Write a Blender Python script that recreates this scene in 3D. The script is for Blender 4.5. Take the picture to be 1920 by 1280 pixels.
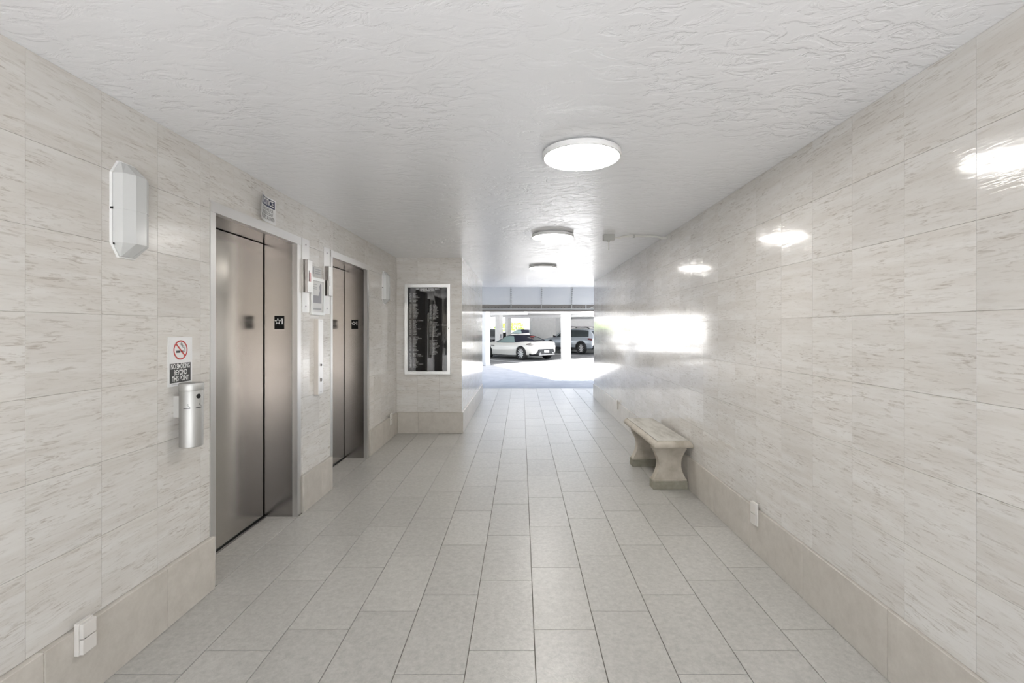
import bpy, bmesh, math, random
from mathutils import Vector, Matrix
R = math.radians
random.seed(7)
for o in list(bpy.data.objects): bpy.data.objects.remove(o, do_unlink=True)
scene = bpy.context.scene
COL = scene.collection

# ------------------------------------------------------------------ camera, world, sun, exposure
F_PX, VX, VY, H_CAM = 886.0, 977.5, 615.5, 1.503
cam_d = bpy.data.cameras.new('camera'); cam = bpy.data.objects.new('camera', cam_d); COL.objects.link(cam)
cam.location = (0, 0, H_CAM); cam.rotation_euler = (R(90), 0, 0)
cam_d.sensor_width = 36.0; cam_d.lens = F_PX/1920*36.0
cam_d.shift_x = (960-VX)/1920; cam_d.shift_y = (VY-640)/1920
cam_d.clip_start = 0.05; cam_d.clip_end = 400
scene.camera = cam

SUN_EL, SUN_AZ = R(57), 20.0          # light travels towards +Y and a little to -X
LAMP_POWER = 40.0
world = bpy.data.worlds.new('sky'); scene.world = world; world.use_nodes = True
wn = world.node_tree; wn.nodes.clear()
sky = wn.nodes.new('ShaderNodeTexSky'); sky.sky_type = 'NISHITA'; sky.sun_disc = False
sky.sun_elevation = SUN_EL; sky.sun_rotation = R(180-SUN_AZ); sky.dust_density = 2.0
hsv = wn.nodes.new('ShaderNodeHueSaturation'); hsv.inputs['Saturation'].default_value = 0.7   # white balance of the photograph
bg = wn.nodes.new('ShaderNodeBackground'); bg.inputs['Strength'].default_value = 0.43
wo = wn.nodes.new('ShaderNodeOutputWorld')
wn.links.new(sky.outputs[0], hsv.inputs['Color']); wn.links.new(hsv.outputs[0], bg.inputs[0]); wn.links.new(bg.outputs[0], wo.inputs[0])
sun_d = bpy.data.lights.new('sun', 'SUN'); sun = bpy.data.objects.new('sun', sun_d); COL.objects.link(sun)
sun_d.energy = 38.0; sun_d.angle = R(0.53); sun_d.color = (1.0, 0.98, 0.955)
_d = Vector((-math.sin(R(SUN_AZ))*math.cos(SUN_EL), math.cos(R(SUN_AZ))*math.cos(SUN_EL), -math.sin(SUN_EL)))
sun.rotation_euler = _d.to_track_quat('-Z', 'Y').to_euler(); sun.location = (10, -10, 30)
vs = scene.view_settings; vs.view_transform = 'Standard'; vs.look = 'None'; vs.gamma = 1.0
vs.exposure = 0.1; vs.use_curve_mapping = False

# ------------------------------------------------------------------ helpers
def tag(o, label=None, cat=None, group=None, kind=None):
    if label: o['label'] = label
    if cat: o['category'] = cat
    if group: o['group'] = group
    if kind: o['kind'] = kind
    return o
def link(name, me, parent=None, loc=None):
    o = bpy.data.objects.new(name, me); COL.objects.link(o)
    if parent is not None: o.parent = parent
    if loc is not None: o.location = loc
    return o
def empty(name, loc=(0, 0, 0), rz=0.0):
    o = bpy.data.objects.new(name, None); COL.objects.link(o)
    o.location = loc; o.rotation_euler = (0, 0, rz); o.empty_display_size = 0.1
    return o
def copy_tree(o, parent=None):
    c = o.copy(); COL.objects.link(c); c.parent = parent
    for ch in list(o.children): copy_tree(ch, c)
    return c

class MB:
    def __init__(s): s.v = []; s.f = []
    def add(s, vs_, fs):
        b = len(s.v); s.v += [tuple(p) for p in vs_]; s.f += [tuple(i+b for i in f) for f in fs]; return s
    def box(s, x0, x1, y0, y1, z0, z1):
        return s.add([(x0,y0,z0),(x1,y0,z0),(x1,y1,z0),(x0,y1,z0),(x0,y0,z1),(x1,y0,z1),(x1,y1,z1),(x0,y1,z1)],
                     [(0,3,2,1),(4,5,6,7),(0,1,5,4),(1,2,6,5),(2,3,7,6),(3,0,4,7)])
    def loft(s, rings, cap=True, closed=True):
        n = len(rings[0]); vs_ = [p for r in rings for p in r]; fs = []
        for i in range(len(rings)-1):
            for j in range(n if closed else n-1):
                a = i*n+j; b = i*n+(j+1) % n
                fs.append((a, b, b+n, a+n))
        if cap: fs += [tuple(range(n))[::-1], tuple(range((len(rings)-1)*n, len(rings)*n))]
        return s.add(vs_, fs)
    def tube(s, pts, r, n=10):
        pts = [Vector(p) for p in pts]; rings = []
        for i, p in enumerate(pts):
            d = (pts[min(i+1, len(pts)-1)]-pts[max(i-1, 0)]).normalized()
            up = Vector((0, 0, 1)) if abs(d.z) < .9 else Vector((1, 0, 0))
            a = d.cross(up).normalized(); b = a.cross(d)
            rings.append([p+a*math.cos(2*math.pi*k/n)*r+b*math.sin(2*math.pi*k/n)*r for k in range(n)])
        return s.loft(rings)
    def lathe(s, prof, n=32, M=Matrix.Identity(4), ring=False):
        if ring: prof = list(prof)+[prof[0]]
        rings = [[M @ Vector((r*math.cos(2*math.pi*k/n), r*math.sin(2*math.pi*k/n), z)) for k in range(n)] for r, z in prof]
        return s.loft(rings, cap=not ring)
    def poly(s, pts, fs): return s.add(pts, fs)
    def build(s, name, mat, parent=None, smooth=False, bevel=0.0, seg=2):
        me = bpy.data.meshes.new(name); me.from_pydata(s.v, [], s.f)
        bm = bmesh.new(); bm.from_mesh(me); bmesh.ops.recalc_face_normals(bm, faces=bm.faces)
        if bevel > 0:
            bmesh.ops.bevel(bm, geom=list(bm.edges), offset=bevel, segments=seg, affect='EDGES', profile=0.6)
        bm.to_mesh(me); bm.free()
        me.materials.append(mat)
        if smooth:
            me.polygons.foreach_set('use_smooth', [True]*len(me.polygons))
            try: me.set_sharp_from_angle(angle=R(35))
            except Exception: pass
        return link(name, me, parent)

# ------------------------------------------------------------------ materials
def mat(name, color=(.8,.8,.8), rough=.5, metal=0.0, spec=.5, coat=0.0):
    m = bpy.data.materials.new(name); m.use_nodes = True
    b = m.node_tree.nodes['Principled BSDF']
    b.inputs['Base Color'].default_value = (*color, 1); b.inputs['Roughness'].default_value = rough
    b.inputs['Metallic'].default_value = metal; b.inputs['Specular IOR Level'].default_value = spec
    b.inputs['Coat Weight'].default_value = coat
    return m
def N(m, t, **kw):
    n = m.node_tree.nodes.new(t)
    for k, v in kw.items():
        if k.startswith('i_'):
            key = k[2:]; n.inputs[int(key) if key.isdigit() else key.replace('_', ' ')].default_value = v
        else: setattr(n, k, v)
    return n
def L(m, a, b): m.node_tree.links.new(a, b)
def ramp(m, stops, interp='LINEAR'):
    n = m.node_tree.nodes.new('ShaderNodeValToRGB'); cr = n.color_ramp; cr.interpolation = interp
    while len(cr.elements) < len(stops): cr.elements.new(.5)
    for e, (p, c) in zip(cr.elements, stops):
        e.position = p; e.color = (*c, 1) if len(c) == 3 else c
    return n
def bsdf(m): return m.node_tree.nodes['Principled BSDF']
def mixc(m, a, b, fac, blend='MIX'):
    n = m.node_tree.nodes.new('ShaderNodeMix'); n.data_type = 'RGBA'; n.blend_type = blend
    for sock, val in ((n.inputs[6], a), (n.inputs[7], b), (n.inputs[0], fac)):
        if hasattr(val, 'is_linked'): L(m, val, sock)
        elif isinstance(val, tuple): sock.default_value = (*val, 1)
        else: sock.default_value = val
    return n.outputs[2]
def math_(m, op, a, b=None):
    n = m.node_tree.nodes.new('ShaderNodeMath'); n.operation = op
    for i, v in enumerate((a, b)):
        if v is None: continue
        if hasattr(v, 'is_linked'): L(m, v, n.inputs[i])
        else: n.inputs[i].default_value = v
    return n.outputs[0]

def travertine(name, light, tan, vein, rough, pits=True, fine=1.0):
    """horizontal-banded stone: bands follow the world's horizontal, every slab has its own cut"""
    m = mat(name, light, rough, spec=.55)
    geo = N(m, 'ShaderNodeNewGeometry'); sep = N(m, 'ShaderNodeSeparateXYZ'); L(m, geo.outputs['Position'], sep.inputs[0])
    oi = N(m, 'ShaderNodeObjectInfo')
    hor = math_(m, 'ADD', sep.outputs[0], sep.outputs[1])
    rz = math_(m, 'MULTIPLY', oi.outputs['Random'], 53.0)
    hx = math_(m, 'ADD', hor, rz)
    def coords(a, b):
        c = N(m, 'ShaderNodeCombineXYZ')
        L(m, math_(m, 'MULTIPLY', hx, a), c.inputs[0]); L(m, math_(m, 'MULTIPLY', sep.outputs[2], b), c.inputs[1]); L(m, rz, c.inputs[2])
        return c.outputs[0]
    n1 = N(m, 'ShaderNodeTexNoise', i_Scale=1.0, i_Detail=4.0, i_Roughness=.6, i_Distortion=.6); L(m, coords(1.4, 13*fine), n1.inputs['Vector'])
    n2 = N(m, 'ShaderNodeTexNoise', i_Scale=1.0, i_Detail=5.0, i_Roughness=.65, i_Distortion=.9); L(m, coords(13, 105*fine), n2.inputs['Vector'])
    n3 = N(m, 'ShaderNodeTexNoise', i_Scale=1.0, i_Detail=2.0, i_Roughness=.5); L(m, coords(5.5, 9), n3.inputs['Vector'])
    r1 = ramp(m, [(.36, (0,0,0)), (.66, (1,1,1))]); L(m, n1.outputs[0], r1.inputs[0])
    c1 = mixc(m, light, tan, r1.outputs[0])
    r2 = ramp(m, [(.52, (0,0,0)), (.66, (1,1,1))]); L(m, n2.outputs[0], r2.inputs[0])
    r3 = ramp(m, [(.4, (.25,.25,.25)), (.65, (1,1,1))]); L(m, n3.outputs[0], r3.inputs[0])
    fac = math_(m, 'MULTIPLY', math_(m, 'MULTIPLY', r2.outputs[0], r3.outputs[0]), 1.0)
    c2 = mixc(m, c1, vein, fac)
    hv = N(m, 'ShaderNodeHueSaturation'); L(m, c2, hv.inputs['Color'])
    L(m, math_(m, 'ADD', math_(m, 'MULTIPLY', oi.outputs['Random'], .07), .965), hv.inputs['Value'])
    L(m, hv.outputs[0], bsdf(m).inputs['Base Color'])
    bp = N(m, 'ShaderNodeBump', i_Strength=.06, i_Distance=.002, invert=True); L(m, fac, bp.inputs['Height']); L(m, bp.outputs[0], bsdf(m).inputs['Normal'])
    return m
TRAV = travertine('polished travertine', (.70,.682,.652), (.628,.598,.556), (.43,.388,.342), .085)
TRAV_L = travertine('honed travertine', (.70,.682,.652), (.628,.598,.556), (.43,.388,.342), .2)

def noise_mat(name, c0, c1, scale, rough, bump=0.0, dist=.003, detail=6.0, lo=.35, hi=.65, rnd=0.0, nr=.62, bscale=None, spec=.5, stretch=None):
    m = mat(name, c0, rough, spec=spec)
    geo = N(m, 'ShaderNodeNewGeometry'); vec = geo.outputs['Position']
    if rnd:
        oi = N(m, 'ShaderNodeObjectInfo'); va = N(m, 'ShaderNodeVectorMath', operation='ADD'); L(m, vec, va.inputs[0])
        L(m, math_(m, 'MULTIPLY', oi.outputs['Random'], 41.0), va.inputs[1]); vec = va.outputs[0]
    if stretch:
        mp = N(m, 'ShaderNodeMapping'); mp.inputs['Scale'].default_value = stretch; L(m, vec, mp.inputs[0]); vec = mp.outputs[0]
    n = N(m, 'ShaderNodeTexNoise', i_Scale=scale, i_Detail=detail, i_Roughness=nr); L(m, vec, n.inputs['Vector'])
    r = ramp(m, [(lo, c0), (hi, c1)]); L(m, n.outputs[0], r.inputs[0]); out = r.outputs[0]
    if rnd:
        hv = N(m, 'ShaderNodeHueSaturation'); L(m, out, hv.inputs['Color'])
        L(m, math_(m, 'ADD', math_(m, 'MULTIPLY', oi.outputs['Random'], rnd), 1-rnd/2), hv.inputs['Value']); out = hv.outputs[0]
    L(m, out, bsdf(m).inputs['Base Color'])
    if bump:
        nb = N(m, 'ShaderNodeTexNoise', i_Scale=bscale or scale*2, i_Detail=4.0, i_Roughness=.6, i_Distortion=.8); L(m, vec, nb.inputs['Vector'])
        bp = N(m, 'ShaderNodeBump', i_Strength=bump, i_Distance=dist); L(m, nb.outputs[0], bp.inputs['Height']); L(m, bp.outputs[0], bsdf(m).inputs['Normal'])
    return m
FLOOR_T = noise_mat('grey porcelain floor tile', (.39,.38,.355), (.52,.507,.474), 34, .29, nr=.8, bump=.35, dist=.003, rnd=.09, bscale=38)
BASE = noise_mat('honed stone base', (.50,.463,.413), (.61,.572,.518), 10, .29, nr=.75, rnd=.1, lo=.3, hi=.7)
GROUT_F = mat('dark floor grout', (.16,.145,.125), .9)
GROUT_W = mat('wall grout', (.55,.51,.46), .9)
CONCRETE = mat('raw masonry', (.35,.34,.33), .9)
SHAFT = mat('dark shaft', (.02,.02,.02), .9)

def ceiling_mat():
    m = mat('trowelled gloss ceiling paint', (.885,.89,.91), .25, spec=.6)
    geo = N(m, 'ShaderNodeNewGeometry')
    mp = N(m, 'ShaderNodeMapping'); mp.inputs['Scale'].default_value = (1.0, 1.7, 1.0); mp.inputs['Rotation'].default_value = (0, 0, R(12)); L(m, geo.outputs['Position'], mp.inputs[0])
    n = N(m, 'ShaderNodeTexNoise', i_Scale=7.0, i_Detail=5.0, i_Roughness=.58, i_Distortion=1.0); L(m, mp.outputs[0], n.inputs['Vector'])
    r = ramp(m, [(.42, (0,0,0)), (.5, (.75,.75,.75)), (.56, (.8,.8,.8)), (.7, (1,1,1))]); L(m, n.outputs[0], r.inputs[0])
    n2 = N(m, 'ShaderNodeTexNoise', i_Scale=1.3, i_Detail=3.0); L(m, geo.outputs['Position'], n2.inputs['Vector'])
    ramp_mask = ramp(m, [(.36, (.3,.3,.3)), (.6, (1,1,1))]); L(m, n2.outputs[0], ramp_mask.inputs[0])
    st = math_(m, 'MULTIPLY', ramp_mask.outputs[0], .4)
    bp = N(m, 'ShaderNodeBump', i_Strength=.3, i_Distance=.008); L(m, r.outputs[0], bp.inputs['Height']); L(m, st, bp.inputs['Strength']); L(m, bp.outputs[0], bsdf(m).inputs['Normal'])
    return m
CEIL = ceiling_mat()

def steel(name, col, rough, axis):
    m = mat(name, col, rough, metal=1.0)
    geo = N(m, 'ShaderNodeNewGeometry'); mp = N(m, 'ShaderNodeMapping'); mp.inputs['Scale'].default_value = axis; L(m, geo.outputs['Position'], mp.inputs[0])
    n = N(m, 'ShaderNodeTexNoise', i_Scale=1.0, i_Detail=2.0); L(m, mp.outputs[0], n.inputs['Vector'])
    r = ramp(m, [(.3, (rough*.98,)*3), (.7, (rough*1.06,)*3)]); L(m, n.outputs[0], r.inputs[0]); L(m, r.outputs[0], bsdf(m).inputs['Roughness'])
    return m
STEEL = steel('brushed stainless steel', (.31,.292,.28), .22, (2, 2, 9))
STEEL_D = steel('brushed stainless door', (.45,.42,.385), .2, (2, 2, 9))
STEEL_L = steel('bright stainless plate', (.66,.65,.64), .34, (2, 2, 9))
ALU = mat('anodised aluminium', (.68,.68,.67), .35, metal=.85)
BLACK = mat('black plastic', (.005,.005,.006), .45, spec=.15)
DARK = mat('painted recess shade', (.01,.01,.01), .8)  # near-black colour standing in for the shade inside a hole or groove
WHITE_P = mat('white plastic', (.78,.77,.75), .4)
OUTLET_M = mat('aged white plastic', (.70,.67,.63), .45)
WHITE_METAL = mat('white painted metal', (.80,.80,.80), .35)
FROST = mat('frosted prismatic lens', (.58,.59,.585), .16, spec=.6)
def emit(name, c, s):
    m = mat(name, (.9,.9,.9), .5); b = bsdf(m); b.inputs['Emission Color'].default_value = (*c, 1); b.inputs['Emission Strength'].default_value = s; return m
LAMP = emit('lit led diffuser', (1.0, .975, .94), LAMP_POWER)
PAPER_W = mat('white sign face', (.80,.80,.80), .35)
NAVY = mat('navy sign print', (.022,.03,.085), .4)
SIGN_BLK = mat('charcoal sign print', (.035,.035,.035), .4)
PRINT_K = mat('black print', (.04,.04,.04), .5)
PRINT_G = mat('grey print', (.45,.46,.48), .5)
PRINT_W = mat('white print', (.85,.85,.84), .5)
RED = mat('red print', (.55,.045,.04), .4)
FELT = mat('black letter felt', (.006,.006,.006), .7)
def glass_pane():
    m = bpy.data.materials.new('clear glass pane'); m.use_nodes = True; nt = m.node_tree; nt.nodes.clear()
    t = nt.nodes.new('ShaderNodeBsdfTransparent'); g = nt.nodes.new('ShaderNodeBsdfGlossy'); g.inputs['Roughness'].default_value = .01
    f = nt.nodes.new('ShaderNodeFresnel'); f.inputs[0].default_value = 1.5
    x = nt.nodes.new('ShaderNodeMixShader'); o = nt.nodes.new('ShaderNodeOutputMaterial')
    nt.links.new(f.outputs[0], x.inputs[0]); nt.links.new(t.outputs[0], x.inputs[1]); nt.links.new(g.outputs[0], x.inputs[2]); nt.links.new(x.outputs[0], o.inputs[0])
    return m
GLASS = glass_pane()
def bench_mat():
    m = noise_mat('weathered cast stone', (.53,.485,.415), (.31,.265,.20), 7, .7, bump=.3, dist=.004, lo=.4, hi=.8)
    return m
STONE = bench_mat()
STONE_TOP = noise_mat('weathered bench top', (.58,.56,.51), (.33,.31,.265), 14, .65, bump=.3, dist=.003, lo=.45, hi=.75, stretch=(1, .25, 1))
STONE_BASE = noise_mat('darker cast stone plinth', (.33,.31,.25), (.19,.18,.135), 9, .75, bump=.3, lo=.35, hi=.75)  # mottled, darker than the stone of the pedestals above
GROOVE = mat('dark groove', (.06,.055,.045), .9)  # one even dark tone for the line round the seat panel

# ------------------------------------------------------------------ corridor dimensions
XL, XR, ZC = -1.795, 1.58, 2.518
Y_BACK, Y_ALC, Y_END, Y_SLAB, Y_FLOOR = -1.5, 6.78, 10.3, 11.6, 11.84
XS = -.853                      # passage wall left
TT = .004                       # tile thickness
BB_H = .303
DOORS = [(2.721, 3.837), (4.436, 5.547)]
DZ = 2.24

def structure(name, mb, m, label=None):
    o = mb.build(name, m); tag(o, kind='structure')
    if label: o['label'] = label
    return o

# floor slab (grout bed) with tiles
fl = structure('floor', MB().box(-2.10, 1.60, Y_BACK, Y_FLOOR, -.12, -.006).box(-2.40, -2.10, Y_END, Y_FLOOR, -.12, -.006).box(1.60, 2.40, Y_END, Y_FLOOR, -.12, -.006), GROUT_F, 'grey porcelain tiled corridor floor')
_tc = {}
def tile_mesh(w, h, t, ch, mt, key):
    """slab lying in XY (centre origin), face up at z=t, small chamfer"""
    k = (round(w, 4), round(h, 4), key)
    if k in _tc: return _tc[k]
    a, b, c = w/2, h/2, min(ch, w/4, h/4)
    vs_ = [(-a,-b,0),(a,-b,0),(a,b,0),(-a,b,0),(-a,-b,t-c),(a,-b,t-c),(a,b,t-c),(-a,b,t-c),(-a+c,-b+c,t),(a-c,-b+c,t),(a-c,b-c,t),(-a+c,b-c,t)]
    fs = [(8,9,10,11)]+[(i,(i+1)%4,4+(i+1)%4,4+i) for i in range(4)]+[(4+i,4+(i+1)%4,8+(i+1)%4,8+i) for i in range(4)]
    me = bpy.data.meshes.new('tile'); me.from_pydata(vs_, [], fs); me.materials.append(mt); _tc[k] = me
    return me
WP, LP, X0, Y0J = .3078, .6126, .0627, 2.361
def floor_tile(x0, x1, y0, y1):
    g = .0018
    me = tile_mesh(x1-x0-2*g, y1-y0-2*g, .006, .0012, FLOOR_T, 'floor')
    link('tile', me, fl, ((x0+x1)/2, (y0+y1)/2, -.006))
for k in range(-7, 5):
    xa, xb = X0+k*WP, X0+(k+1)*WP
    xb = min(xb, XR-.004)
    off = (Y0J+.1532*k) % LP
    y = off-4*LP
    while y < Y_FLOOR:
        ya, yb = max(y, Y_BACK), min(y+LP, Y_FLOOR)
        y += LP
        if yb-ya < .02: continue
        if k <= -4:                                     # tiles beside and inside the lift recesses / alcove
            segs = []
            lo_x = xa
            if xb <= XL+.002 or xa < XL:                # crosses the left wall line
                if xa < XL < xb:
                    # inside a recess the tile runs on, elsewhere it stops at the wall
                    spans = []
                    cut = [ya, yb]
                    for d0, d1 in DOORS:
                        for c in (d0+.05, d1-.05):
                            if ya < c < yb: cut.append(c)
                    if ya < Y_ALC < yb: cut.append(Y_ALC)
                    cut.sort()
                    for c0, c1 in zip(cut, cut[1:]):
                        mid = (c0+c1)/2
                        if mid > Y_ALC: continue
                        ins = any(d0 < mid < d1 for d0, d1 in DOORS)
                        spans.append((max(xa, -2.05) if ins else XL, xb, c0, c1))
                    segs = spans
                else:
                    for d0, d1 in DOORS:
                        c0, c1 = max(ya, d0+.05), min(yb, d1-.05)
                        if c1-c0 > .03: segs.append((max(xa, -2.05), xb, c0, c1))
            else:
                c1 = min(yb, Y_ALC)
                segs = [(xa, xb, ya, c1)] if c1-ya > .02 else []
            for a in segs:
                if a[1]-a[0] > .012 and a[3]-a[2] > .012: floor_tile(*a)
        elif k == -3 and ya < Y_END and yb > Y_ALC and xa < XS < xb:
            c = min(yb, Y_ALC)
            if c-ya > .02: floor_tile(xa, xb, ya, c)
            c0 = max(ya, Y_ALC); c1 = min(yb, Y_END)
            if c1-c0 > .02: floor_tile(XS, xb, c0, c1)
            if yb > Y_END: floor_tile(xa, xb, max(ya, Y_END), yb)
        else:
            floor_tile(xa, xb, ya, yb)

for k in (-8, -7, -6, -5, -4, 5, 6):                    # the last rows, past the ends of the side walls
    for ya, yb in ((Y_END+.003, Y_END+.003+LP), (Y_END+.003+LP, Y_END+.003+2*LP), (Y_END+.003+2*LP, Y_FLOOR)): floor_tile(X0+k*WP, X0+(k+1)*WP, ya, yb)
for ya, yb in ((Y_END, Y_END+LP), (Y_END+LP, Y_END+2*LP), (Y_END+2*LP, Y_FLOOR)): floor_tile(XR-.004, X0+5*WP, ya, yb)
# walls (backing) -----------------------------------------------------------------
wl = MB()
bx = XL-TT
wl.box(-2.40, bx, Y_BACK, DOORS[0][0], -.006, ZC); wl.box(-2.40, bx, DOORS[0][1], DOORS[1][0], -.006, ZC)
wl.box(-2.40, bx, DOORS[1][1], Y_ALC+.02, -.006, ZC)
for d0, d1 in DOORS: wl.box(-2.40, bx, d0, d1, DZ, ZC)
wl = structure('wall_left', wl, GROUT_W, 'beige travertine tiled wall with two elevator openings')
sh = structure('wall_shaft', MB().box(-2.40, -2.10, DOORS[0][0], DOORS[0][1], -.12, DZ).box(-2.40, -2.10, DOORS[1][0], DOORS[1][1], -.12, DZ), SHAFT, 'dark elevator shaft behind the steel doors')  # near-black slab, its colour standing in for the unlit gap round each door
wr = structure('wall_right', MB().box(XR+TT, 2.15, Y_BACK, Y_END, -.006, ZC), GROUT_W, 'long polished travertine tiled wall on the right')
wa = structure('wall_alcove', MB().box(-2.40, XS-TT, Y_ALC+TT, Y_ALC+.10, -.006, ZC), GROUT_W, 'travertine wall facing the camera behind the directory board')
wp = structure('wall_passage', MB().box(-2.40, XS-TT, Y_ALC+.10, Y_END, -.006, ZC), GROUT_W, 'polished travertine wall on the left of the far passage')

PV = .315                                               # vertical pitch
ZJ = [BB_H+PV*i for i in range(0, 8)]
def cut_rects(r, holes):
    out = [r]
    for (hu0, hu1, hz0, hz1) in holes:
        nxt = []
        for (u0, u1, z0, z1) in out:
            if hu0 >= u1 or hu1 <= u0 or hz0 >= z1 or hz1 <= z0: nxt.append((u0, u1, z0, z1)); continue
            if u0 < hu0: nxt.append((u0, hu0, z0, z1))
            if hu1 < u1: nxt.append((hu1, u1, z0, z1))
            a, b = max(u0, hu0), min(u1, hu1)
            if z0 < hz0: nxt.append((a, b, z0, hz0))
            if hz1 < z1: nxt.append((a, b, hz1, z1))
        out = nxt
    return out
ROT = {'+x': Matrix(((0,0,1),(1,0,0),(0,1,0))), '-x': Matrix(((0,0,-1),(-1,0,0),(0,1,0))), '-y': Matrix(((1,0,0),(0,0,-1),(0,1,0)))}
def tile_wall(parent, face, plane, us, z0, z1, holes=(), mt=TRAV, g=.0006, zj=None, th=TT, ch=.0004):
    """us: sorted joint positions along the wall; face = outward normal"""
    rot = ROT[face].to_4x4()
    zj = zj or (ZJ[:-1]+[z1])
    for ua, ub in zip(us, us[1:]):
        for za, zb in zip(zj, zj[1:]):
            za2, zb2 = max(za, z0), min(zb, z1)
            if zb2-za2 < .01: continue
            for (a, b, c, d) in cut_rects((ua, ub, za2, zb2), holes):
                if b-a < .012 or d-c < .012: continue
                me = tile_mesh(b-a-2*g, d-c-2*g, th, ch, mt, mt.name+str(th))
                o = link('tile', me, parent)
                u, z = (a+b)/2, (c+d)/2
                if face == '+x': p = (plane-th, u, z)
                elif face == '-x': p = (plane+th, u, z)
                else: p = (u, plane+th, z)
                o.matrix_local = Matrix.Translation(p) @ rot
def joints(a, b, pitch, ref):
    n = math.ceil((a-ref)/pitch); out = [a]
    while ref+n*pitch < b-.004:
        if ref+n*pitch > a+.004: out.append(ref+n*pitch)
        n += 1
    return out+[b]
holes = [(d0, d1, -1, DZ) for d0, d1 in DOORS]
tile_wall(wl, '+x', XL, joints(-.15, Y_ALC, .3105, 1.711), BB_H, ZC, holes, mt=TRAV_L)
tile_wall(wr, '-x', XR, joints(.18, Y_END, .308, 1.641), BB_H, ZC)
tile_wall(wa, '-y', Y_ALC, [XL+.003, -1.49, -1.175, XS], BB_H, ZC, mt=TRAV_L)
tile_wall(wp, '+x', XS, joints(Y_ALC, Y_END, .309, Y_ALC), BB_H, ZC)
# the stretch behind the camera, never in view: plain slab faces
MB().box(bx, XL, Y_BACK, -.151, BB_H, ZC).build('slab', TRAV_L, wl)
MB().box(XR, XR+TT, Y_BACK, .179, BB_H, ZC).build('slab', TRAV, wr)

# baseboards: taller stone pieces standing proud of the wall
def baseboard(name, label, face, plane, th, spans, pitch, ref):
    root = structure(name, MB().box(*spans[0][1]), GROUT_W, label)
    for (u0, u1), bk in spans:
        tile_wall(root, face, plane, joints(u0, u1, pitch, ref), 0.0, BB_H, mt=BASE, g=.001, zj=[0.0, BB_H], th=th-.002, ch=.002)
    return root
PB = .026
def bbl(u0, u1): return ((u0, u1), (XL-TT+.001, XL-.002, u0, u1, 0, BB_H-.004))
baseboard('baseboard_left', 'tall beige stone baseboard along the elevator wall', '+x', XL+PB, PB+TT+.001,
          [bbl(-.9, DOORS[0][0]+.012), bbl(DOORS[0][1]+.012, DOORS[1][0]-.004), bbl(DOORS[1][1]+.006, Y_ALC-.018)], .611, 1.753)
PBR = .016
baseboard('baseboard_right', 'long tan stone baseboard under the right wall', '-x', XR-PBR, PBR+TT+.001,
          [((-.6, Y_END), (XR+.002, XR+TT-.001, -.6, Y_END, 0, BB_H-.004))], .605, 2.02)
baseboard('baseboard_alcove', 'tan stone baseboard under the directory board', '-y', Y_ALC-.02, .02+TT+.001,
          [((XL+PB, XS+.02), (XL+PB, XS, Y_ALC+.002, Y_ALC+TT-.001, 0, BB_H-.004))], 3, -1.47)
baseboard('baseboard_passage', 'pale stone baseboard along the far passage wall', '+x', XS+.02, .02+TT+.001,
          [((Y_ALC-.018, Y_END), (XS-TT+.001, XS-.002, Y_ALC, Y_END, 0, BB_H-.004))], .61, Y_ALC)

# ceiling slab and the building above / beside it
structure('ceiling', MB().box(-2.40, 2.15, -4.2, Y_SLAB, ZC, 2.75), CEIL, 'white glossy trowelled plaster ceiling')  # runs on unseen behind the camera, an added overhang that blocks direct sun
STUCCO = noise_mat('white stucco', (.70,.70,.69), (.76,.76,.75), 20, .8)
structure('wall_tower', MB().box(-14, 2.15, -4.2, Y_SLAB, 2.75, 15.5), STUCCO, 'upper storeys of the building above the corridor')
structure('wall_wing', MB().box(2.15, 14, Y_BACK, 10.4, -.1, 6.8), STUCCO, 'lower wing of the building right of the corridor')
structure('wall_wing_left', MB().box(-14, -2.40, Y_BACK, 10.3, -.1, 2.75), STUCCO, 'ground floor of the building left of the corridor')

# ------------------------------------------------------------------ text helper
def text_mesh(s, size, bold=0.0, align='CENTER', xs=1.0, space=1.0):
    cu = bpy.data.curves.new('lettering', 'FONT'); cu.body = s; cu.size = size; cu.align_x = align; cu.align_y = 'CENTER'
    cu.offset = bold; cu.space_character = space; cu.resolution_u = 3
    ob = bpy.data.objects.new('tmp', cu)
    me = bpy.data.meshes.new_from_object(ob); bpy.data.objects.remove(ob); bpy.data.curves.remove(cu)
    if xs != 1.0:
        for v in me.vertices: v.co.x *= xs
    return me
def flat_add(mb, me, ox, oy, oz, fn=None):
    """append a flat mesh (local x,y) to a builder at an offset; fn maps local point to 3D"""
    vs_ = []
    for v in me.vertices:
        p = (v.co.x+ox, v.co.y+oy, oz); vs_.append(fn(*p) if fn else p)
    mb.add(vs_, [tuple(p.vertices) for p in me.polygons])
def part_flat(name, mb, m, parent):
    me = bpy.data.meshes.new(name); me.from_pydata(mb.v, [], mb.f); me.materials.append(m)
    return link(name, me, parent)
def rect(mb, x0, x1, y0, y1, z, fn=None):
    ps = [(x0,y0,z),(x1,y0,z),(x1,y1,z),(x0,y1,z)]
    mb.add([fn(*p) if fn else p for p in ps], [(0,1,2,3)])
def stroke(mb, pts, w, z, fn=None):
    for i_, (a, b) in enumerate(zip(pts, pts[1:])):
        z += 2e-5
        a, b = Vector(a), Vector(b); d = (b-a).normalized()*w/2; n = Vector((-d.y, d.x))
        ps = [a-d+n, a-d-n, b+d-n, b+d+n]; ps = [(p.x, p.y, z) for p in ps]
        mb.add([fn(*p) if fn else p for p in ps], [(0,1,2,3)])
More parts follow.
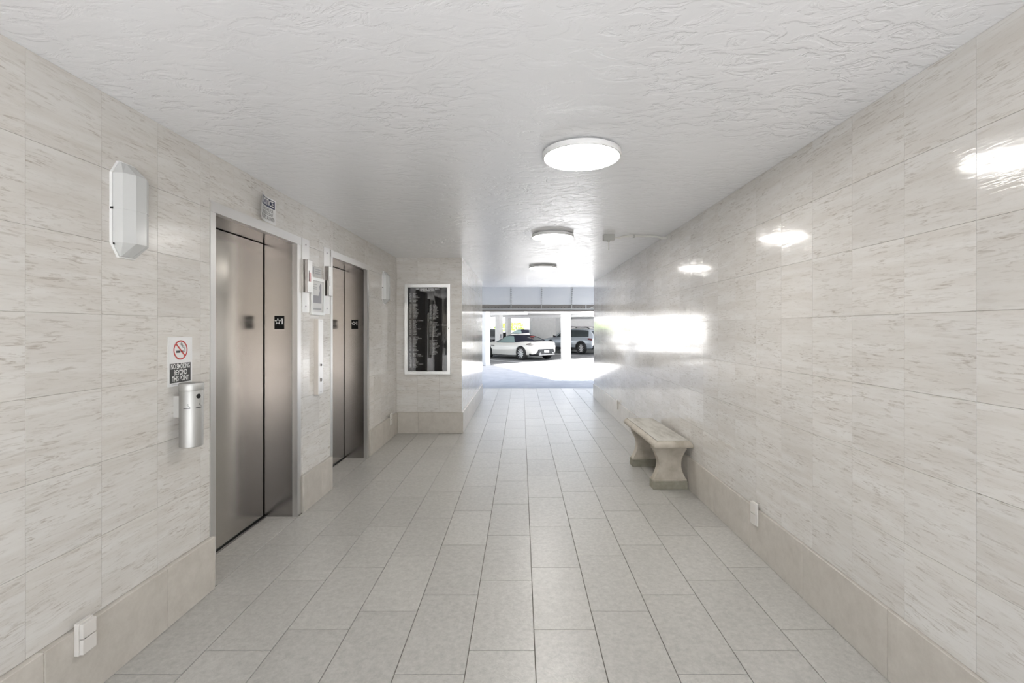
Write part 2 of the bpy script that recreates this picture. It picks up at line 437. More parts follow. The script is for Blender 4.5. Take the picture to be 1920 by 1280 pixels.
def ringflat(mb, cx, cy, r0, r1, z, n=48):
    vs_ = []
    for k in range(n):
        a = 2*math.pi*k/n; vs_ += [(cx+r0*math.cos(a), cy+r0*math.sin(a), z), (cx+r1*math.cos(a), cy+r1*math.sin(a), z)]
    mb.add(vs_, [(2*k, 2*k+1, (2*k+3) % (2*n), (2*k+2) % (2*n)) for k in range(n)])
def wall_frame(name, face, loc):
    o = empty(name); o.matrix_world = Matrix.Translation(loc) @ ROT[face].to_4x4(); return o
def vr(mb, x0, x1, y0, y1, z0, z1): return mb.box(x0, x1, y0, y1, z0, z1)   # local x along wall, y up, z out

# ------------------------------------------------------------------ elevators
def star_pts(cx, cy, r, ri):
    return [(cx+(r if i % 2 == 0 else ri)*math.sin(math.pi*i/5), cy+(r if i % 2 == 0 else ri)*math.cos(math.pi*i/5)) for i in range(11)]
def elevator(d0, d1, label):
    e = empty('elevator_doorway', (XL, (d0+d1)/2, 0))
    def B(name, m, *a, bevel=0.0):
        mb = MB()
        for q in a: mb.box(q[0]-XL, q[1]-XL, q[2]-(d0+d1)/2, q[3]-(d0+d1)/2, q[4], q[5])
        return mb.build(name, m, e, bevel=bevel)
    fo = .006; i0, i1, xd = d0+.047, d1-.062, -2.052
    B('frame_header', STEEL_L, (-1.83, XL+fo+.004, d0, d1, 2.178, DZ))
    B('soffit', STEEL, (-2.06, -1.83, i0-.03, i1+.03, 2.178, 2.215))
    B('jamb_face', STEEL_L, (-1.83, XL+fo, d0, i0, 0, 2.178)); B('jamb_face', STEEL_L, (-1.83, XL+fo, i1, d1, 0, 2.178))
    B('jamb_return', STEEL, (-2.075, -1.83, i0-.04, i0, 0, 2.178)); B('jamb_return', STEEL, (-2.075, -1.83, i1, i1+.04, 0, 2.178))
    B('door_panel', STEEL_D, (-2.085, xd-.004, i0+.004, i1-.014, .014, 2.172))
    B('sill', mat('aluminium sill', (.35,.35,.34), .4, metal=1.0), (-2.098, -2.030, i0, i1, -.002, .004))
    B('sill_groove_shade', DARK, (-2.052, -2.044, i0, i1, .004, .0046))  # flat strip on the sill, coloured dark as the shade of a groove
    for face, yy in (('-y', i1-.0015), ('+y', i0+.0015)):
        s = 1 if face == '-y' else -1
        pl = B('floor_plate', BLACK, (-1.972, -1.894, min(yy, yy+s*.0015), max(yy, yy+s*.0015), 1.497, 1.603))
        def fn(x, y, z, s=s, yy=yy): return (-1.933+s*x-XL, yy-s*z-(d0+d1)/2, 1.503+y+.047)
        mb = MB(); stroke(mb, star_pts(-.0115, .009, .0235, .0105), .0038, .0008, fn)
        part_flat('star_mark', mb, PRINT_W, pl)
        mb = MB(); stroke(mb, [(.024, -.008), (.024, .028)], .008, .0008, fn); stroke(mb, [(.016, .0285), (.024, .0295)], .005, .001, fn); part_flat('numeral', mb, PRINT_W, pl)
    return tag(e, label, 'elevator', 'elevator doorways in the left wall')
elevator(*DOORS[0], 'nearer stainless steel elevator doorway, under the curled notice sign')
elevator(*DOORS[1], 'farther stainless steel elevator doorway, next to the dark directory board')

# hall lanterns beside the doorways
def lantern(y0, label, slit):
    e = wall_frame('hall_lantern', '+x', (XL, y0, 1.637))
    vr(MB(), 0, .13, 0, .608, 0, .004).build('back_plate', STEEL_L, e)
    h = vr(MB(), .012, .102, .163, .433, .004, .042).build('lamp_housing', STEEL, e)
    vr(MB(), .014, .100, .165, .431, .042, .0435).build('face_plate', STEEL_L, h)
    vr(MB(), .034, .040, .255, .345, .0435, .0445).build('indicator_slit', SHAFT, h)
    if slit: vr(MB(), .042, .075, .255, .330, .0435, .0442).build('red_lens', mat('pale red lens', (.75,.42,.42), .3), h)
    for z in (.05, .56): MB().lathe([(.006, .0045), (.006, .0062), (.003, .0066)], 10, Matrix.Translation((.065, z, 0))).build('screw', SHAFT, e)
    return tag(e, label, 'lantern', 'elevator hall lanterns')
lantern(3.861, 'steel hall lantern with red lens right of the nearer elevator', True)
lantern(4.288, 'steel hall lantern left of the farther elevator doorway', False)

# framed notice
e = wall_frame('framed_notice', '+x', (XL, 4.008, 1.62)); fw, fh = .268, .322
fr = MB(); vr(fr, 0, fw, 0, .026, 0, .018); vr(fr, 0, fw, fh-.026, fh, 0, .018); vr(fr, 0, .026, .026, fh-.026, 0, .018); vr(fr, fw-.026, fw, .026, fh-.026, 0, .018)
fr.build('frame', ALU, e)
ps = vr(MB(), .026, fw-.026, .026, fh-.026, 0, .006).build('poster', PAPER_W, e)
mb = MB(); rect(mb, .05, fw-.05, .105, .17, .0066)
mb.add([(x, y, .0066) for x, y in [(.16,.17),(fw-.05,.17),(fw-.05,.27),(.20,.285),(.175,.25),(.185,.215)]], [tuple(range(6))])
part_flat('picture', mb, mat('faded grey picture', (.40,.40,.44), .5), ps)
mb = MB()
for y in (.225, .24, .262): rect(mb, .05, .13, y, y+.004, .0067)
rect(mb, .05, fw-.05, .045, .06, .0067); part_flat('lettering', mb, PRINT_G, ps)['kind'] = 'stuff'
tag(e, 'small framed notice in silver frame between the elevators', 'notice')
# small plaque above it
e = wall_frame('caution_plaque', '+x', (XL, 4.05, 1.955))
vr(MB(), 0, .19, 0, .085, 0, .003).build('panel', mat('pale plaque', (.66,.66,.65), .4), e)
mb = MB(); rect(mb, .012, .035, .02, .075, .0034)
for y, x1 in ((.06, .175), (.042, .16), (.024, .165)): rect(mb, .048, x1, y, y+.008, .0034)
part_flat('lettering', mb, PRINT_G, e)['kind'] = 'stuff'; tag(e, 'small pale plaque above the framed notice', 'plaque')

# call station
e = wall_frame('call_station', '+x', (XL, 4.09, .929))
hb = vr(MB(), 0, .10, 0, .654, 0, .036).build('housing', steel('brushed nickel', (.62,.58,.54), .34, (2,2,9)), e)
vr(MB(), .002, .098, .002, .652, .036, .039).build('face_plate', STEEL_L, e)
for z, nm, rr in ((.255, 'key_switch', .011), (.125, 'call_button', .016)):
    MB().lathe([(rr, .039), (rr, .043), (rr*.8, .0445), (rr*.1, .0445)], 20, Matrix.Translation((.05, z, 0))).build(nm, STEEL, e, smooth=True)
MB().lathe([(.0055, .039), (.0055, .047), (.001, .047)], 12, Matrix.Translation((.05, .255, 0))).build('key_slot', SHAFT, e)
mb = MB(); mb.add([(.043,.120,.0448),(.057,.120,.0448),(.05,.133,.0448)], [(0,1,2)]); part_flat('arrow_mark', mb, SHAFT, e)
for z in (.02, .634): MB().lathe([(.004, .039), (.004, .0405), (.001, .0408)], 10, Matrix.Translation((.05, z, 0))).build('screw', SHAFT, e)
tag(e, 'tall narrow steel call station with button and key switch between elevators', 'call station')

# ------------------------------------------------------------------ signs
# curled notice
W_, H_ = .254, .178
def curl(x, y, z):
    t = max(0.0, (.16-x)/.16); lift = .034*t*t + .008*t*max(0, (y-.09)/.09)
    return (x+ .006*t, y, .001+lift+z)
e = wall_frame('notice_sign', '+x', (XL, 3.195, 2.253))
nx, ny = 24, 8; mb = MB()
g0 = [curl(W_*i/nx, H_*j/ny, 0) for j in range(ny+1) for i in range(nx+1)]; g1 = [curl(W_*i/nx, H_*j/ny, .0008) for j in range(ny+1) for i in range(nx+1)]
n_ = nx+1; q = len(g0); fs = []
for j in range(ny):
    for i in range(nx):
        a = j*n_+i; fs += [(a, a+n_, a+n_+1, a+1), (q+a, q+a+1, q+a+n_+1, q+a+n_)]
for i in range(nx): fs += [(i, i+1, q+i+1, q+i), (ny*n_+i+1, ny*n_+i, q+ny*n_+i, q+ny*n_+i+1)]
for j in range(ny): a = j*n_; b = a+nx; fs += [(a+n_, a, q+a, q+a+n_), (b, b+n_, q+b+n_, q+b)]
mb.add(g0+g1, fs); mb.build('sheet', PAPER_W, e, smooth=True)
mb = MB()
for i in range(20):
    x0, x1 = .012+.23*i/20, .012+.23*(i+1)/20; rect(mb, x0, x1, .108, .168, .0014, curl)
part_flat('banner', mb, NAVY, e)
mb = MB(); flat_add(mb, text_mesh('NOTICE', .060, .0012, xs=.88), .127, .138, .0019, curl); part_flat('heading', mb, PRINT_W, e)
mb = MB()
flat_add(mb, text_mesh('ELEVATOR IS FOR', .031, .0003, xs=.74), .127, .088, .0014, curl)
flat_add(mb, text_mesh('RESIDENTS ONLY', .031, .0003, xs=.74), .127, .060, .0014, curl)
flat_add(mb, text_mesh('NO GUEST ALLOWED', .038, .0004, xs=.575), .127, .029, .0014, curl)
part_flat('lettering', mb, PRINT_K, e)
tag(e, 'curled white sign with navy NOTICE banner above the nearer elevator', 'sign')

# no smoking
e = wall_frame('no_smoking_sign', '+x', (XL, 2.397, 1.203)); W_, H_ = .178, .255
vr(MB(), 0, W_, 0, H_, 0, .0015).build('panel', PAPER_W, e)
mb = MB(); rect(mb, .013, W_-.013, .018, .118, .0021); part_flat('banner', mb, SIGN_BLK, e)
mb = MB()
for s, y, sz, xs in (('NO SMOKING', .101, .0375, .585), ('BEYOND', .069, .0375, .64), ('THIS POINT', .037, .0375, .62)):
    flat_add(mb, text_mesh(s, sz, .0006, xs=xs), W_/2, y, .0026)
part_flat('lettering', mb, PRINT_W, e)
mb = MB(); cx, cy = W_/2, .187
rect(mb, cx-.032, cx-.002, cy-.014, cy-.003, .0022); rect(mb, cx+.001, cx+.020, cy-.013, cy-.004, .0022)
rect(mb, cx+.023, cx+.026, cy-.013, cy-.004, .0022); rect(mb, cx+.029, cx+.032, cy-.013, cy-.004, .0022)
stroke(mb, [(cx+.030,cy),(cx+.027,cy+.012),(cx+.016,cy+.014),(cx+.010,cy+.024),(cx+.002,cy+.027),(cx+.002,cy+.034),(cx+.006,cy+.037),(cx+.011,cy+.033),(cx+.017,cy+.021),(cx+.026,cy+.020)], .0028, .0022)
part_flat('cigarette', mb, PRINT_K, e)
mb = MB(); ringflat(mb, cx, cy, .044, .051, .0027); stroke(mb, [(cx-.033,cy+.033),(cx+.033,cy-.033)], .0075, .0029); part_flat('prohibition_ring', mb, RED, e)
mb = MB(); rect(mb, .025, .1, .009, .0115, .0021); part_flat('lettering', mb, PRINT_G, e)
tag(e, 'white no smoking sign with red ring above the ash receptacle', 'sign')

# ash receptacle
e = empty('ash_receptacle', (XL, 2.462, .891))
ASH = steel('brushed nickel ash tube', (.52,.52,.51), .5, (9, 9, 2))
CA = Matrix.Translation((.0755, 0, 0))
MB().lathe([(.001, 0), (.050, 0), (.053, .003), (.053, .290), (.052, .292), (.001, .292)], 48, CA).build('tube', ASH, e, smooth=True)
MB().lathe([(.001, .292), (.056, .2921), (.0565, .295), (.0565, .322), (.053, .329), (.03, .332), (.001, .333)], 48, CA).build('cap', ASH, e, smooth=True)
MB().box(0, .028, -.024, -.008, .152, .262).build('bracket', ALU, e); MB().box(.0, .024, -.008, .02, .16, .255).build('bracket_block', BLACK, e)
def on_tube(x, y, z):          # wrap local (arc length, height) round the tube
    a = x/.0533; r = .0533+z; return (.0755+r*math.cos(a), r*math.sin(a), y)
mb = MB(); pts = [(.012*math.cos(k*math.pi/9), .0125*math.sin(k*math.pi/9)) for k in range(18)]
mb.add([on_tube(-.018+p[0], .262+p[1], .0006) for p in pts], [tuple(range(18))]); part_flat('opening_shade', mb, DARK, e)  # flat black disc, the shade inside the hole put into its colour
for ac in (-.071, -.016):
    mb = MB()
    for i in range(6):
        rect(mb, ac-.016+.0053*i, ac-.016+.0053*(i+1), .2015, .2055, .0006, on_tube)
    stroke(mb, [(ac+.014,.208),(ac+.010,.215),(ac+.003,.217),(ac+.001,.222),(ac+.006,.225)], .0018, .0006, on_tube)
    part_flat('smoking_mark', mb, PRINT_K, e)
tag(e, 'brushed steel tube ash receptacle mounted below the no smoking sign', 'ash receptacle')

# ------------------------------------------------------------------ wall sconces
def sconce(y0, label):
    e = wall_frame('wall_sconce', '+x', (XL, y0, 1.82)); w = .155
    # back plate outline (elongated octagon)
    def outline(z0, z1, g=0.0):
        o_ = [(-g, .06-g*.4), (.036-g*.6, -g), (w-.036+g*.6, -g), (w+g, .06-g*.4), (w+g, .365+g*.4), (w-.036+g*.6, .425+g), (.036-g*.6, .425+g), (-g, .365+g*.4)]
        return [[(x, y, z0) for x, y in o_], [(x, y, z1) for x, y in o_]]
    MB().loft(outline(0, .012, .002)).build('back_plate', WHITE_METAL, e)
    # faceted lens: cross-section along height, both ends tapering in
    def sec(y, k, d):          # k width scale at ends
        c = w/2; P = [(0,.013),(.006,.052),(.048,.076),(w-.048,.076),(w-.006,.052),(w,.013)]
        return [(c+(x-c)*k, y, .013+(z-.013)*d) for x, z in P]
    mb = MB(); mb.loft([sec(.004, .54, .12), sec(.060, 1, 1), sec(.365, 1, 1), sec(.421, .54, .12)])
    mb.build('lens', FROST, e)
    mb = MB(); mb.loft([[(x+(-.001 if x < w/2 else .001), y, z+.0012) for x, y, z in sec(.206, 1, 1)], [(x+(-.001 if x < w/2 else .001), y, z+.0012) for x, y, z in sec(.213, 1, 1)]])
    mb.build('lens_band', FROST, e)
    MB().box(.001, .012, .050, .062, .0125, .018).build('clip', SHAFT, e); MB().box(-.003, .004, .205, .215, .004, .016).build('clip', SHAFT, e)
    return tag(e, label, 'sconce', 'faceted wall sconces on the elevator wall')
sconce(2.061, 'large faceted frosted wall sconce left of the nearer elevator')
sconce(6.085, 'small-looking faceted sconce beside the directory board corner')

# ------------------------------------------------------------------ directory board
e = wall_frame('directory_board', '-y', (-1.664, Y_ALC, .849)); W_, H_ = .650, 1.285; fw = .044
fr = MB(); vr(fr, 0, W_, 0, fw, 0, .05); vr(fr, 0, W_, H_-fw, H_, 0, .05); vr(fr, 0, fw, fw, H_-fw, 0, .05); vr(fr, W_-fw, W_, fw, H_-fw, 0, .05)
fr.build('frame', ALU, e)
vr(MB(), fw, W_-fw, fw, H_-fw, 0, .022).build('letter_panel', FELT, e)
PXM = 886/Y_ALC
def bx_(px): return (px-760.0)/PXM
def by_(py): return H_-(py-533.0)/PXM
mb = MB()
flat_add(mb, text_mesh('LAKE  HARBOUR  TOWERS  SOUTH', .0235, .0006, xs=.9), bx_(802.6), by_(542.0), .0226)
flat_add(mb, text_mesh('115 LAKE SHORE DRIVE', .0225, .0006, xs=.9), bx_(801.5), by_(544.7), .0226)
part_flat('heading', mb, PRINT_W, e)
rows_l = {0:6,1:4,2:7,3:10,4:0,5:7,6:5, 8:7,9:7,10:4,11:6,12:8,13:6,14:8,15:8,16:7,17:7,18:6, 20:15,21:6,22:4,23:6,24:5,25:5,26:12,27:5,28:6,29:6,30:6,
          32:9,33:13,34:7,35:6,36:6,37:5,38:4,39:5,40:0,41:6,42:8, 44:6,45:12,46:15,47:0,48:5,49:6,50:8,51:8,52:15,53:6,54:7}
rows_r = [(8.5+i, n) for i, n in enumerate((5,6,7,6,8,6,8,5,8,8,5))]+[(21.3+i, n) for i, n in enumerate((7,6,22,5,4,8,6,4,12,11,8))]+[(34.6+i, n) for i, n in enumerate((6,0,7,6,10,8,4,3,6,7,5))]
mb = MB(); CW, CH = .0098, .0138
def glyph(x, y):               # illegible raised letter: a few strokes
    w, h, t = CW*.74, CH, .0022
    segs = [(0,t,0,h),(w-t,w,0,h),(0,w,0,t),(0,w,h/2-t/2,h/2+t/2),(0,w,h-t,h)]
    for s in random.sample(segs, 3): rect(mb, x+s[0], x+s[1], y+s[2], y+s[3], .0226)
def row(xn, xt, py, n):
    y = by_(py)-CH/2
    for i in range(3): glyph(xn+i*CW, y)
    for i in range(n):
        if n >= 11 and i in (n//2-2, n//2) : continue
        glyph(xt+i*CW, y)
for i, n in rows_l.items(): row(bx_(768.4), bx_(775.0), 550.2+2.54*i, n)
for i, n in rows_r: row(bx_(806.2), bx_(812.3), 550.2+2.54*i, n)
o = part_flat('small_lettering', mb, PRINT_W, e); o['kind'] = 'stuff'
vr(MB(), fw, W_-fw, fw, H_-fw, .036, .039).build('glass', GLASS, e)
MB().lathe([(.009, .05), (.009, .054), (.001, .055)], 16, Matrix.Translation((W_-.020, .655, 0))).build('lock', STEEL, e)
tag(e, 'black letter directory board with white rows in aluminium frame', 'directory')

# ------------------------------------------------------------------ outlets
def outlet(face, plane, y, z, label, big=False):
    e = wall_frame('outlet_cover', face, (plane, y, z)); w, h, d = (.066, .128, .034) if big else (.072, .148, .020)
    vr(MB(), 0, w, 0, h, 0, d*.55).build('box', OUTLET_M, e, bevel=.002)
    f1 = vr(MB(), .003, w-.003, h/2+.002, h-.003, d*.55, d).build('upper_flap', OUTLET_M, e, bevel=.003)
    vr(MB(), .003, w-.003, .003, h/2-.002, d*.55, d).build('lower_flap', OUTLET_M, e, bevel=.003)
    vr(MB(), .012, .018, h/2-.004, h/2+.004, d*.55, d*.9).build('hinge', SHAFT, e)
    return tag(e, label, 'outlet', 'weatherproof outlet covers on the baseboards')
outlet('+x', XL+.0262, 1.868, .205, 'off-white outlet cover on the left baseboard nearest the camera', True)
outlet('+x', XL+.0262, 6.36, .205, 'pale outlet cover on the baseboard beside the directory corner')
outlet('-x', XR-.0162, 3.19, .195, 'white outlet cover on the right baseboard in front of the bench')
outlet('-x', XR-.0162, 7.70, .195, 'small dark-looking outlet cover on the right baseboard beyond the bench')

# ------------------------------------------------------------------ ceiling lamps
def lamp(x, y, label):
    e = empty('ceiling_lamp', (x, y, ZC)); r = .226
    MB().lathe([(.001, 0), (r-.03, 0), (r-.03, -.010), (.001, -.010)], 64).build('mount', WHITE_METAL, e)
    MB().lathe([(r-.02, -.010), (r-.002, -.010), (r, -.013), (r, -.036), (r-.003, -.040), (r-.012, -.040), (r-.012, -.034), (r-.02, -.034)], 64).build('rim', WHITE_METAL, e, smooth=True)
    MB().lathe([(.001, -.034), (r-.0125, -.034), (r-.0125, -.0375), (r-.05, -.0395), (.001, -.0395)], 64).build('diffuser', LAMP, e, smooth=True)
    return tag(e, label, 'ceiling lamp', 'round ceiling lamps along the corridor')
lamp(.346, 2.715, 'largest round flush LED ceiling lamp nearest the camera')
lamp(.338, 5.09, 'middle round LED ceiling lamp left of the junction box')
lamp(.35, 7.67, 'farthest round LED ceiling lamp before the awning')

# junction box with conduit
e = empty('junction_box', (.948, 5.13, ZC)); JB = mat('grey galvanised box', (.42,.42,.40), .5, metal=.5); CON = mat('painted conduit', (.62,.61,.58), .45)
MB().box(-.06, .06, -.035, .035, -.062, 0).build('box', JB, e, bevel=.003)
MB().box(-.058, .058, -.037, -.035, -.058, -.004).build('cover', JB, e)
MB().tube([(0,0,-.062),(0,0,-.078)], .011, 12).build('fitting', JB, e)
MB().tube([(0,0,-.07),(0,0,-.165)], .0045, 8).build('pull_rod', JB, e)
MB().tube([(.055,0,-.034),(.10,0,-.032),(.16,0,-.018),(.24,0,-.014),(.46,0,-.014),(.52,0,-.018),(.56,0,-.03),(.60,0,-.036),(.631,0,-.036)], .011, 10).build('conduit', CON, e, smooth=True)
MB().box(.268, .282, -.013, .013, -.030, 0).build('strap', JB, e)
MB().tube([(.575,0,-.034),(.625,0,-.036)], .016, 12).build('connector', CON, e)
tag(e, 'grey ceiling junction box with conduit running to the right wall', 'junction box')

# ------------------------------------------------------------------ bench
e = empty('stone_bench', (1.380, 4.90, 0), R(1.6))
bw, bl = .180, .585
def ring_r(hx, hy, z, c=.006): return [(-hx+c,-hy,z),(hx-c,-hy,z),(hx,-hy+c,z),(hx,hy-c,z),(hx-c,hy,z),(-hx+c,hy,z),(-hx,hy-c,z),(-hx,-hy+c,z)]
prof = [(-.016,.408),(-.004,.411),(0,.418),(-.001,.432),(-.006,.446),(-.016,.458),(-.028,.466),(-.031,.467)]
sl = MB().loft([ring_r(bw+d, bl+d, z) for d, z in prof]).build('seat_slab', STONE, e, smooth=True)
MB().box(-bw+.0315, bw-.0315, -bl+.0315, bl-.0315, .466, .4675).build('groove', GROOVE, sl)
MB().box(-bw+.0355, bw-.0355, -bl+.0355, bl-.0355, .466, .4705).build('seat_panel', STONE_TOP, sl, bevel=.0015)
for yc in (-.43, .30):
    pd = MB(); rings = []
    zs = [(.366,.150),(.34,.138),(.31,.122),(.28,.111),(.25,.105),(.22,.104),(.19,.108),(.16,.117),(.13,.130),(.105,.144),(.09,.150)]
    for z, w in zs: rings.append([(-w,yc-.045,z),(w,yc-.045,z),(w,yc+.045,z),(-w,yc+.045,z)])
    p = MB().loft(rings).build('pedestal', STONE, e, smooth=True)
    MB().box(-.154, .154, yc-.052, yc+.052, .364, .392).box(-.145, .145, yc-.048, yc+.048, .390, .409).build('capital', STONE, p)
    MB().box(-.157, .157, yc-.052, yc+.052, .074, .092).build('step', STONE, p, bevel=.004)
    MB().box(-.164, .164, yc-.060, yc+.060, 0, .076).build('plinth', STONE_BASE, p, bevel=.003)
tag(e, 'weathered cast stone bench with two curved pedestals against right wall', 'bench')

# ================================================================== OUTSIDE
GZ = -.10
DRIVE = noise_mat('pale worn driveway', (.42,.425,.43), (.50,.50,.50), 3, .85, bump=.2, dist=.006, bscale=60)
ASPH = noise_mat('dark asphalt', (.105,.105,.105), (.15,.15,.15), 6, .85, bump=.2, dist=.006, bscale=80)
mb = MB(); mb.add([(-40,Y_FLOOR,-.018),(40,Y_FLOOR,-.018),(40,13.6,GZ),(-40,13.6,GZ),(40,90,GZ),(-40,90,GZ)], [(0,1,2,3),(3,2,4,5)])
structure('floor_driveway', mb, DRIVE, 'pale driveway between the corridor and the garage')
structure('floor_entrance', MB().box(-40, 40, -40, Y_BACK-.01, -.15, -.02), DRIVE, 'pale paving outside the corridor behind the camera')
MB_ = MB().box(-2.4, 2.2, Y_FLOOR+.002, Y_FLOOR+.05, -.10, -.008); structure('trim_1', MB_, mat('dark threshold', (.12,.11,.10), .7), 'dark threshold strip at the end of the tiles')

GA = R(44); gu = Vector((math.cos(GA), math.sin(GA), 0)); gv = Vector((-math.sin(GA), math.cos(GA), 0)); G0 = Vector((-1.61, 20.55, 0))
def G(s, t, z=0.0): return G0+gu*s+gv*t+Vector((0, 0, z))
def gbox(mb, s0, s1, t0, t1, z0, z1):
    ps = [G(s0,t0,z0),G(s1,t0,z0),G(s1,t1,z0),G(s0,t1,z0),G(s0,t0,z1),G(s1,t0,z1),G(s1,t1,z1),G(s0,t1,z1)]
    return mb.add(ps, [(0,3,2,1),(4,5,6,7),(0,1,5,4),(1,2,6,5),(2,3,7,6),(3,0,4,7)])
GWHITE = noise_mat('white garage paint', (.72,.72,.72), (.78,.78,.78), 5, .6)
GCEIL = noise_mat('garage soffit paint', (.70,.70,.70), (.75,.75,.75), 5, .7)
mb = MB(); mb.add([G(-1.2,-.25,GZ+.004),G(40,-.25,GZ+.004),G(40,10.6,GZ+.004),G(-1.2,10.6,GZ+.004)], [(0,1,2,3)])
structure('floor_garage', mb, ASPH, 'dark asphalt garage floor')
structure('ceiling_garage', gbox(MB(), -1.2, 40, -1.35, 10.6, 2.32, 2.75), GCEIL, 'garage roof slab on white columns')
structure('wall_garage', gbox(gbox(MB(), 10.45, 40, 7.5, 7.7, GZ, 2.32), 10.45, 40, 7.38, 7.5, 2.05, 2.32), GWHITE, 'white back wall of the garage behind the silver car')
for s0 in (2.7, 8.1, 13.5): structure('trim_2', gbox(MB(), s0, s0+.25, .3, 7.4, 2.17, 2.32), GCEIL, 'garage ceiling beam')
def gcol(s, t, w, d, label, z1=2.32, group='garage columns'):
    e = empty('garage_column', G(s, t, GZ)); 
    for nm, dw, z0, z2 in (('shaft', 0, 0, z1-GZ), ('foot', .012, 0, .07)):
        o = MB().box(-w/2-dw, w/2+dw, -d/2-dw, d/2+dw, z0, z2).build(nm, GWHITE, e); 
    e.rotation_euler = (0, 0, GA); return tag(e, label, 'column', group)
gcol(0, 0, .24, .48, 'white garage column at the left edge of the passage view')
gcol(5.42, 0.0, .22, .48, 'white front garage column between the white car and silver car')
gcol(5.5, 5.3, .30, .36, 'grey-sided garage column behind the hood of the white car')
gcol(8.3, 7.55, .30, .30, 'slim garage column beyond the white car roof')
gcol(10.9, 5.3, .24, .40, 'garage column hidden behind the front column beside the silver car')
# boxes on the column
ec = empty('electrical_box', G(5.5, 5.3, GZ)); ec.rotation_euler = (0, 0, GA)
MB().box(-.06, .06, -.24, -.18, 1.02, 1.26).build('box', mat('grey box', (.3,.3,.33), .5), ec); MB().box(-.05, .05, -.246, -.24, 1.03, 1.25).build('door', mat('grey box door', (.34,.34,.37), .5), ec)
tag(ec, 'small grey electrical box on the inner garage column', 'electrical box')
ec = empty('charger_cabinet', G(6.9, 6.4, GZ)); ec.rotation_euler = (0, 0, GA)
MB().box(-.10, .10, -.09, .09, .02, 1.35).build('body', BLACK, ec, bevel=.02); MB().box(-.13, .13, -.12, .12, 0, .05).build('base', GWHITE, ec)
tag(ec, 'dark upright cabinet between the two inner garage columns', 'cabinet')
el = empty('garage_light', G(3.5, 3.5, 2.32)); MB().lathe([(.10,0),(.10,-.03),(.03,-.03)], 16).build('base', WHITE_METAL, el); MB().lathe([(.075,-.03),(.085,-.09),(.06,-.14),(.01,-.15)], 16).build('globe', FROST, el, smooth=True)
tag(el, 'small white globe light under the garage ceiling', 'lamp')
# parking lines
LINE = mat('worn white road paint', (.55,.55,.55), .8)
for i, s in enumerate((2.35, 5.85, 8.6, 11.6)):
    o = gbox(MB(), s, s+.1, -.2, 5.2, GZ+.006, GZ+.011).build('parking_line', LINE)
    tag(o, ('painted parking line left of the white car', 'painted parking line right of the white car', 'painted parking line left of the silver car', 'painted parking line right of the silver car')[i], 'marking', 'painted parking lines')
# second carport, fascia in the sun, and the wall of the neighbour with hedge
structure('ceiling_carport', gbox(MB(), -10, 40, 19.0, 27, 2.22, 2.72), GWHITE, 'sunlit white fascia and roof of the far carport')
for i, (s, t) in enumerate(((13.2, 19.4), (15.55, 19.4), (17.0, 19.4))):
    gcol(s, t, .26, .26, ('far carport column behind the dark car', 'greenish shaded far carport column above the white car', 'far carport column beside the garage back wall')[i], 2.22, 'far carport columns')
structure('wall_neighbour', gbox(MB(), -10, 60, 46, 46.4, GZ, 9), STUCCO, 'sunlit pale wall beyond the far carport')
LEAF = noise_mat('sunlit leaf', (.13,.28,.02), (.36,.50,.05), .9, .6)
def shrub(s, t, w, h, label):
    e = empty('hedge_shrub', G(s, t, GZ)); mb = MB(); rr = random.Random(s)
    for i in range(900):
        a, b = rr.uniform(0, 2*math.pi), rr.uniform(-.2, 1); k = rr.uniform(.6, 1)
        p = Vector((w*k*math.cos(a)*math.sqrt(max(0,1-b*b)), w*k*math.sin(a)*math.sqrt(max(0,1-b*b)), h*.5+h*.5*b*k))
        d = Vector((rr.gauss(0,1), rr.gauss(0,1), rr.gauss(0,1))).normalized()*.13; q = d.cross(Vector((rr.gauss(0,1), rr.gauss(0,1), 1))).normalized()*.07
        mb.add([p-d, p+q, p+d, p-q], [(0,1,2,3)])
    o = part_flat('foliage', mb, LEAF, e); o['kind'] = 'stuff'
    MB().tube([(0,0,0),(0,0,h*.6)], .06, 8).build('stem', mat('bark', (.16,.12,.08), .9), e)
    return tag(e, label, 'shrub', 'sunlit shrubs beyond the far carport')
for i, s in enumerate((22, 24.8, 27.6, 30.4, 33.2, 36)):
    shrub(s, 36, 1.3, 2.3+.35*((i*7) % 3), ('leftmost', 'second from left', 'third from left', 'fourth from left', 'fifth from left', 'rightmost')[i]+' yellow-green shrub glimpsed beyond the far carport')

# awning ---------------------------------------------------------------------------
FAB = bpy.data.materials.new('grey awning fabric'); FAB.use_nodes = True
_n = FAB.node_tree; _b = bsdf(FAB); _b.inputs['Base Color'].default_value = (.88,.88,.88,1); _b.inputs['Roughness'].default_value = .55
_t = _n.nodes.new('ShaderNodeBsdfTranslucent'); _t.inputs[0].default_value = (.8,.8,.8,1); _x = _n.nodes.new('ShaderNodeMixShader'); _x.inputs[0].default_value = .3
_n.links.new(_b.outputs[0], _x.inputs[1]); _n.links.new(_t.outputs[0], _x.inputs[2]); _n.links.new(_x.outputs[0], _n.nodes['Material Output'].inputs[0])
LACE = mat('dark lacing', (.12,.12,.12), .8)
AW_M = mat('pale awning frame', (.70,.69,.67), .45)
aw = empty('barrel_awning', (0, 11.65, 2.16)); AY0, AY1, AZ = 11.65, 13.1, 2.17
def aw_pt(k): a = R(90*k); return (1.45*math.sin(a), .95*math.cos(a))      # (dy, dz) quarter barrel
xr = [-.284+.838*k for k in range(-4, 3)]+[2.05]
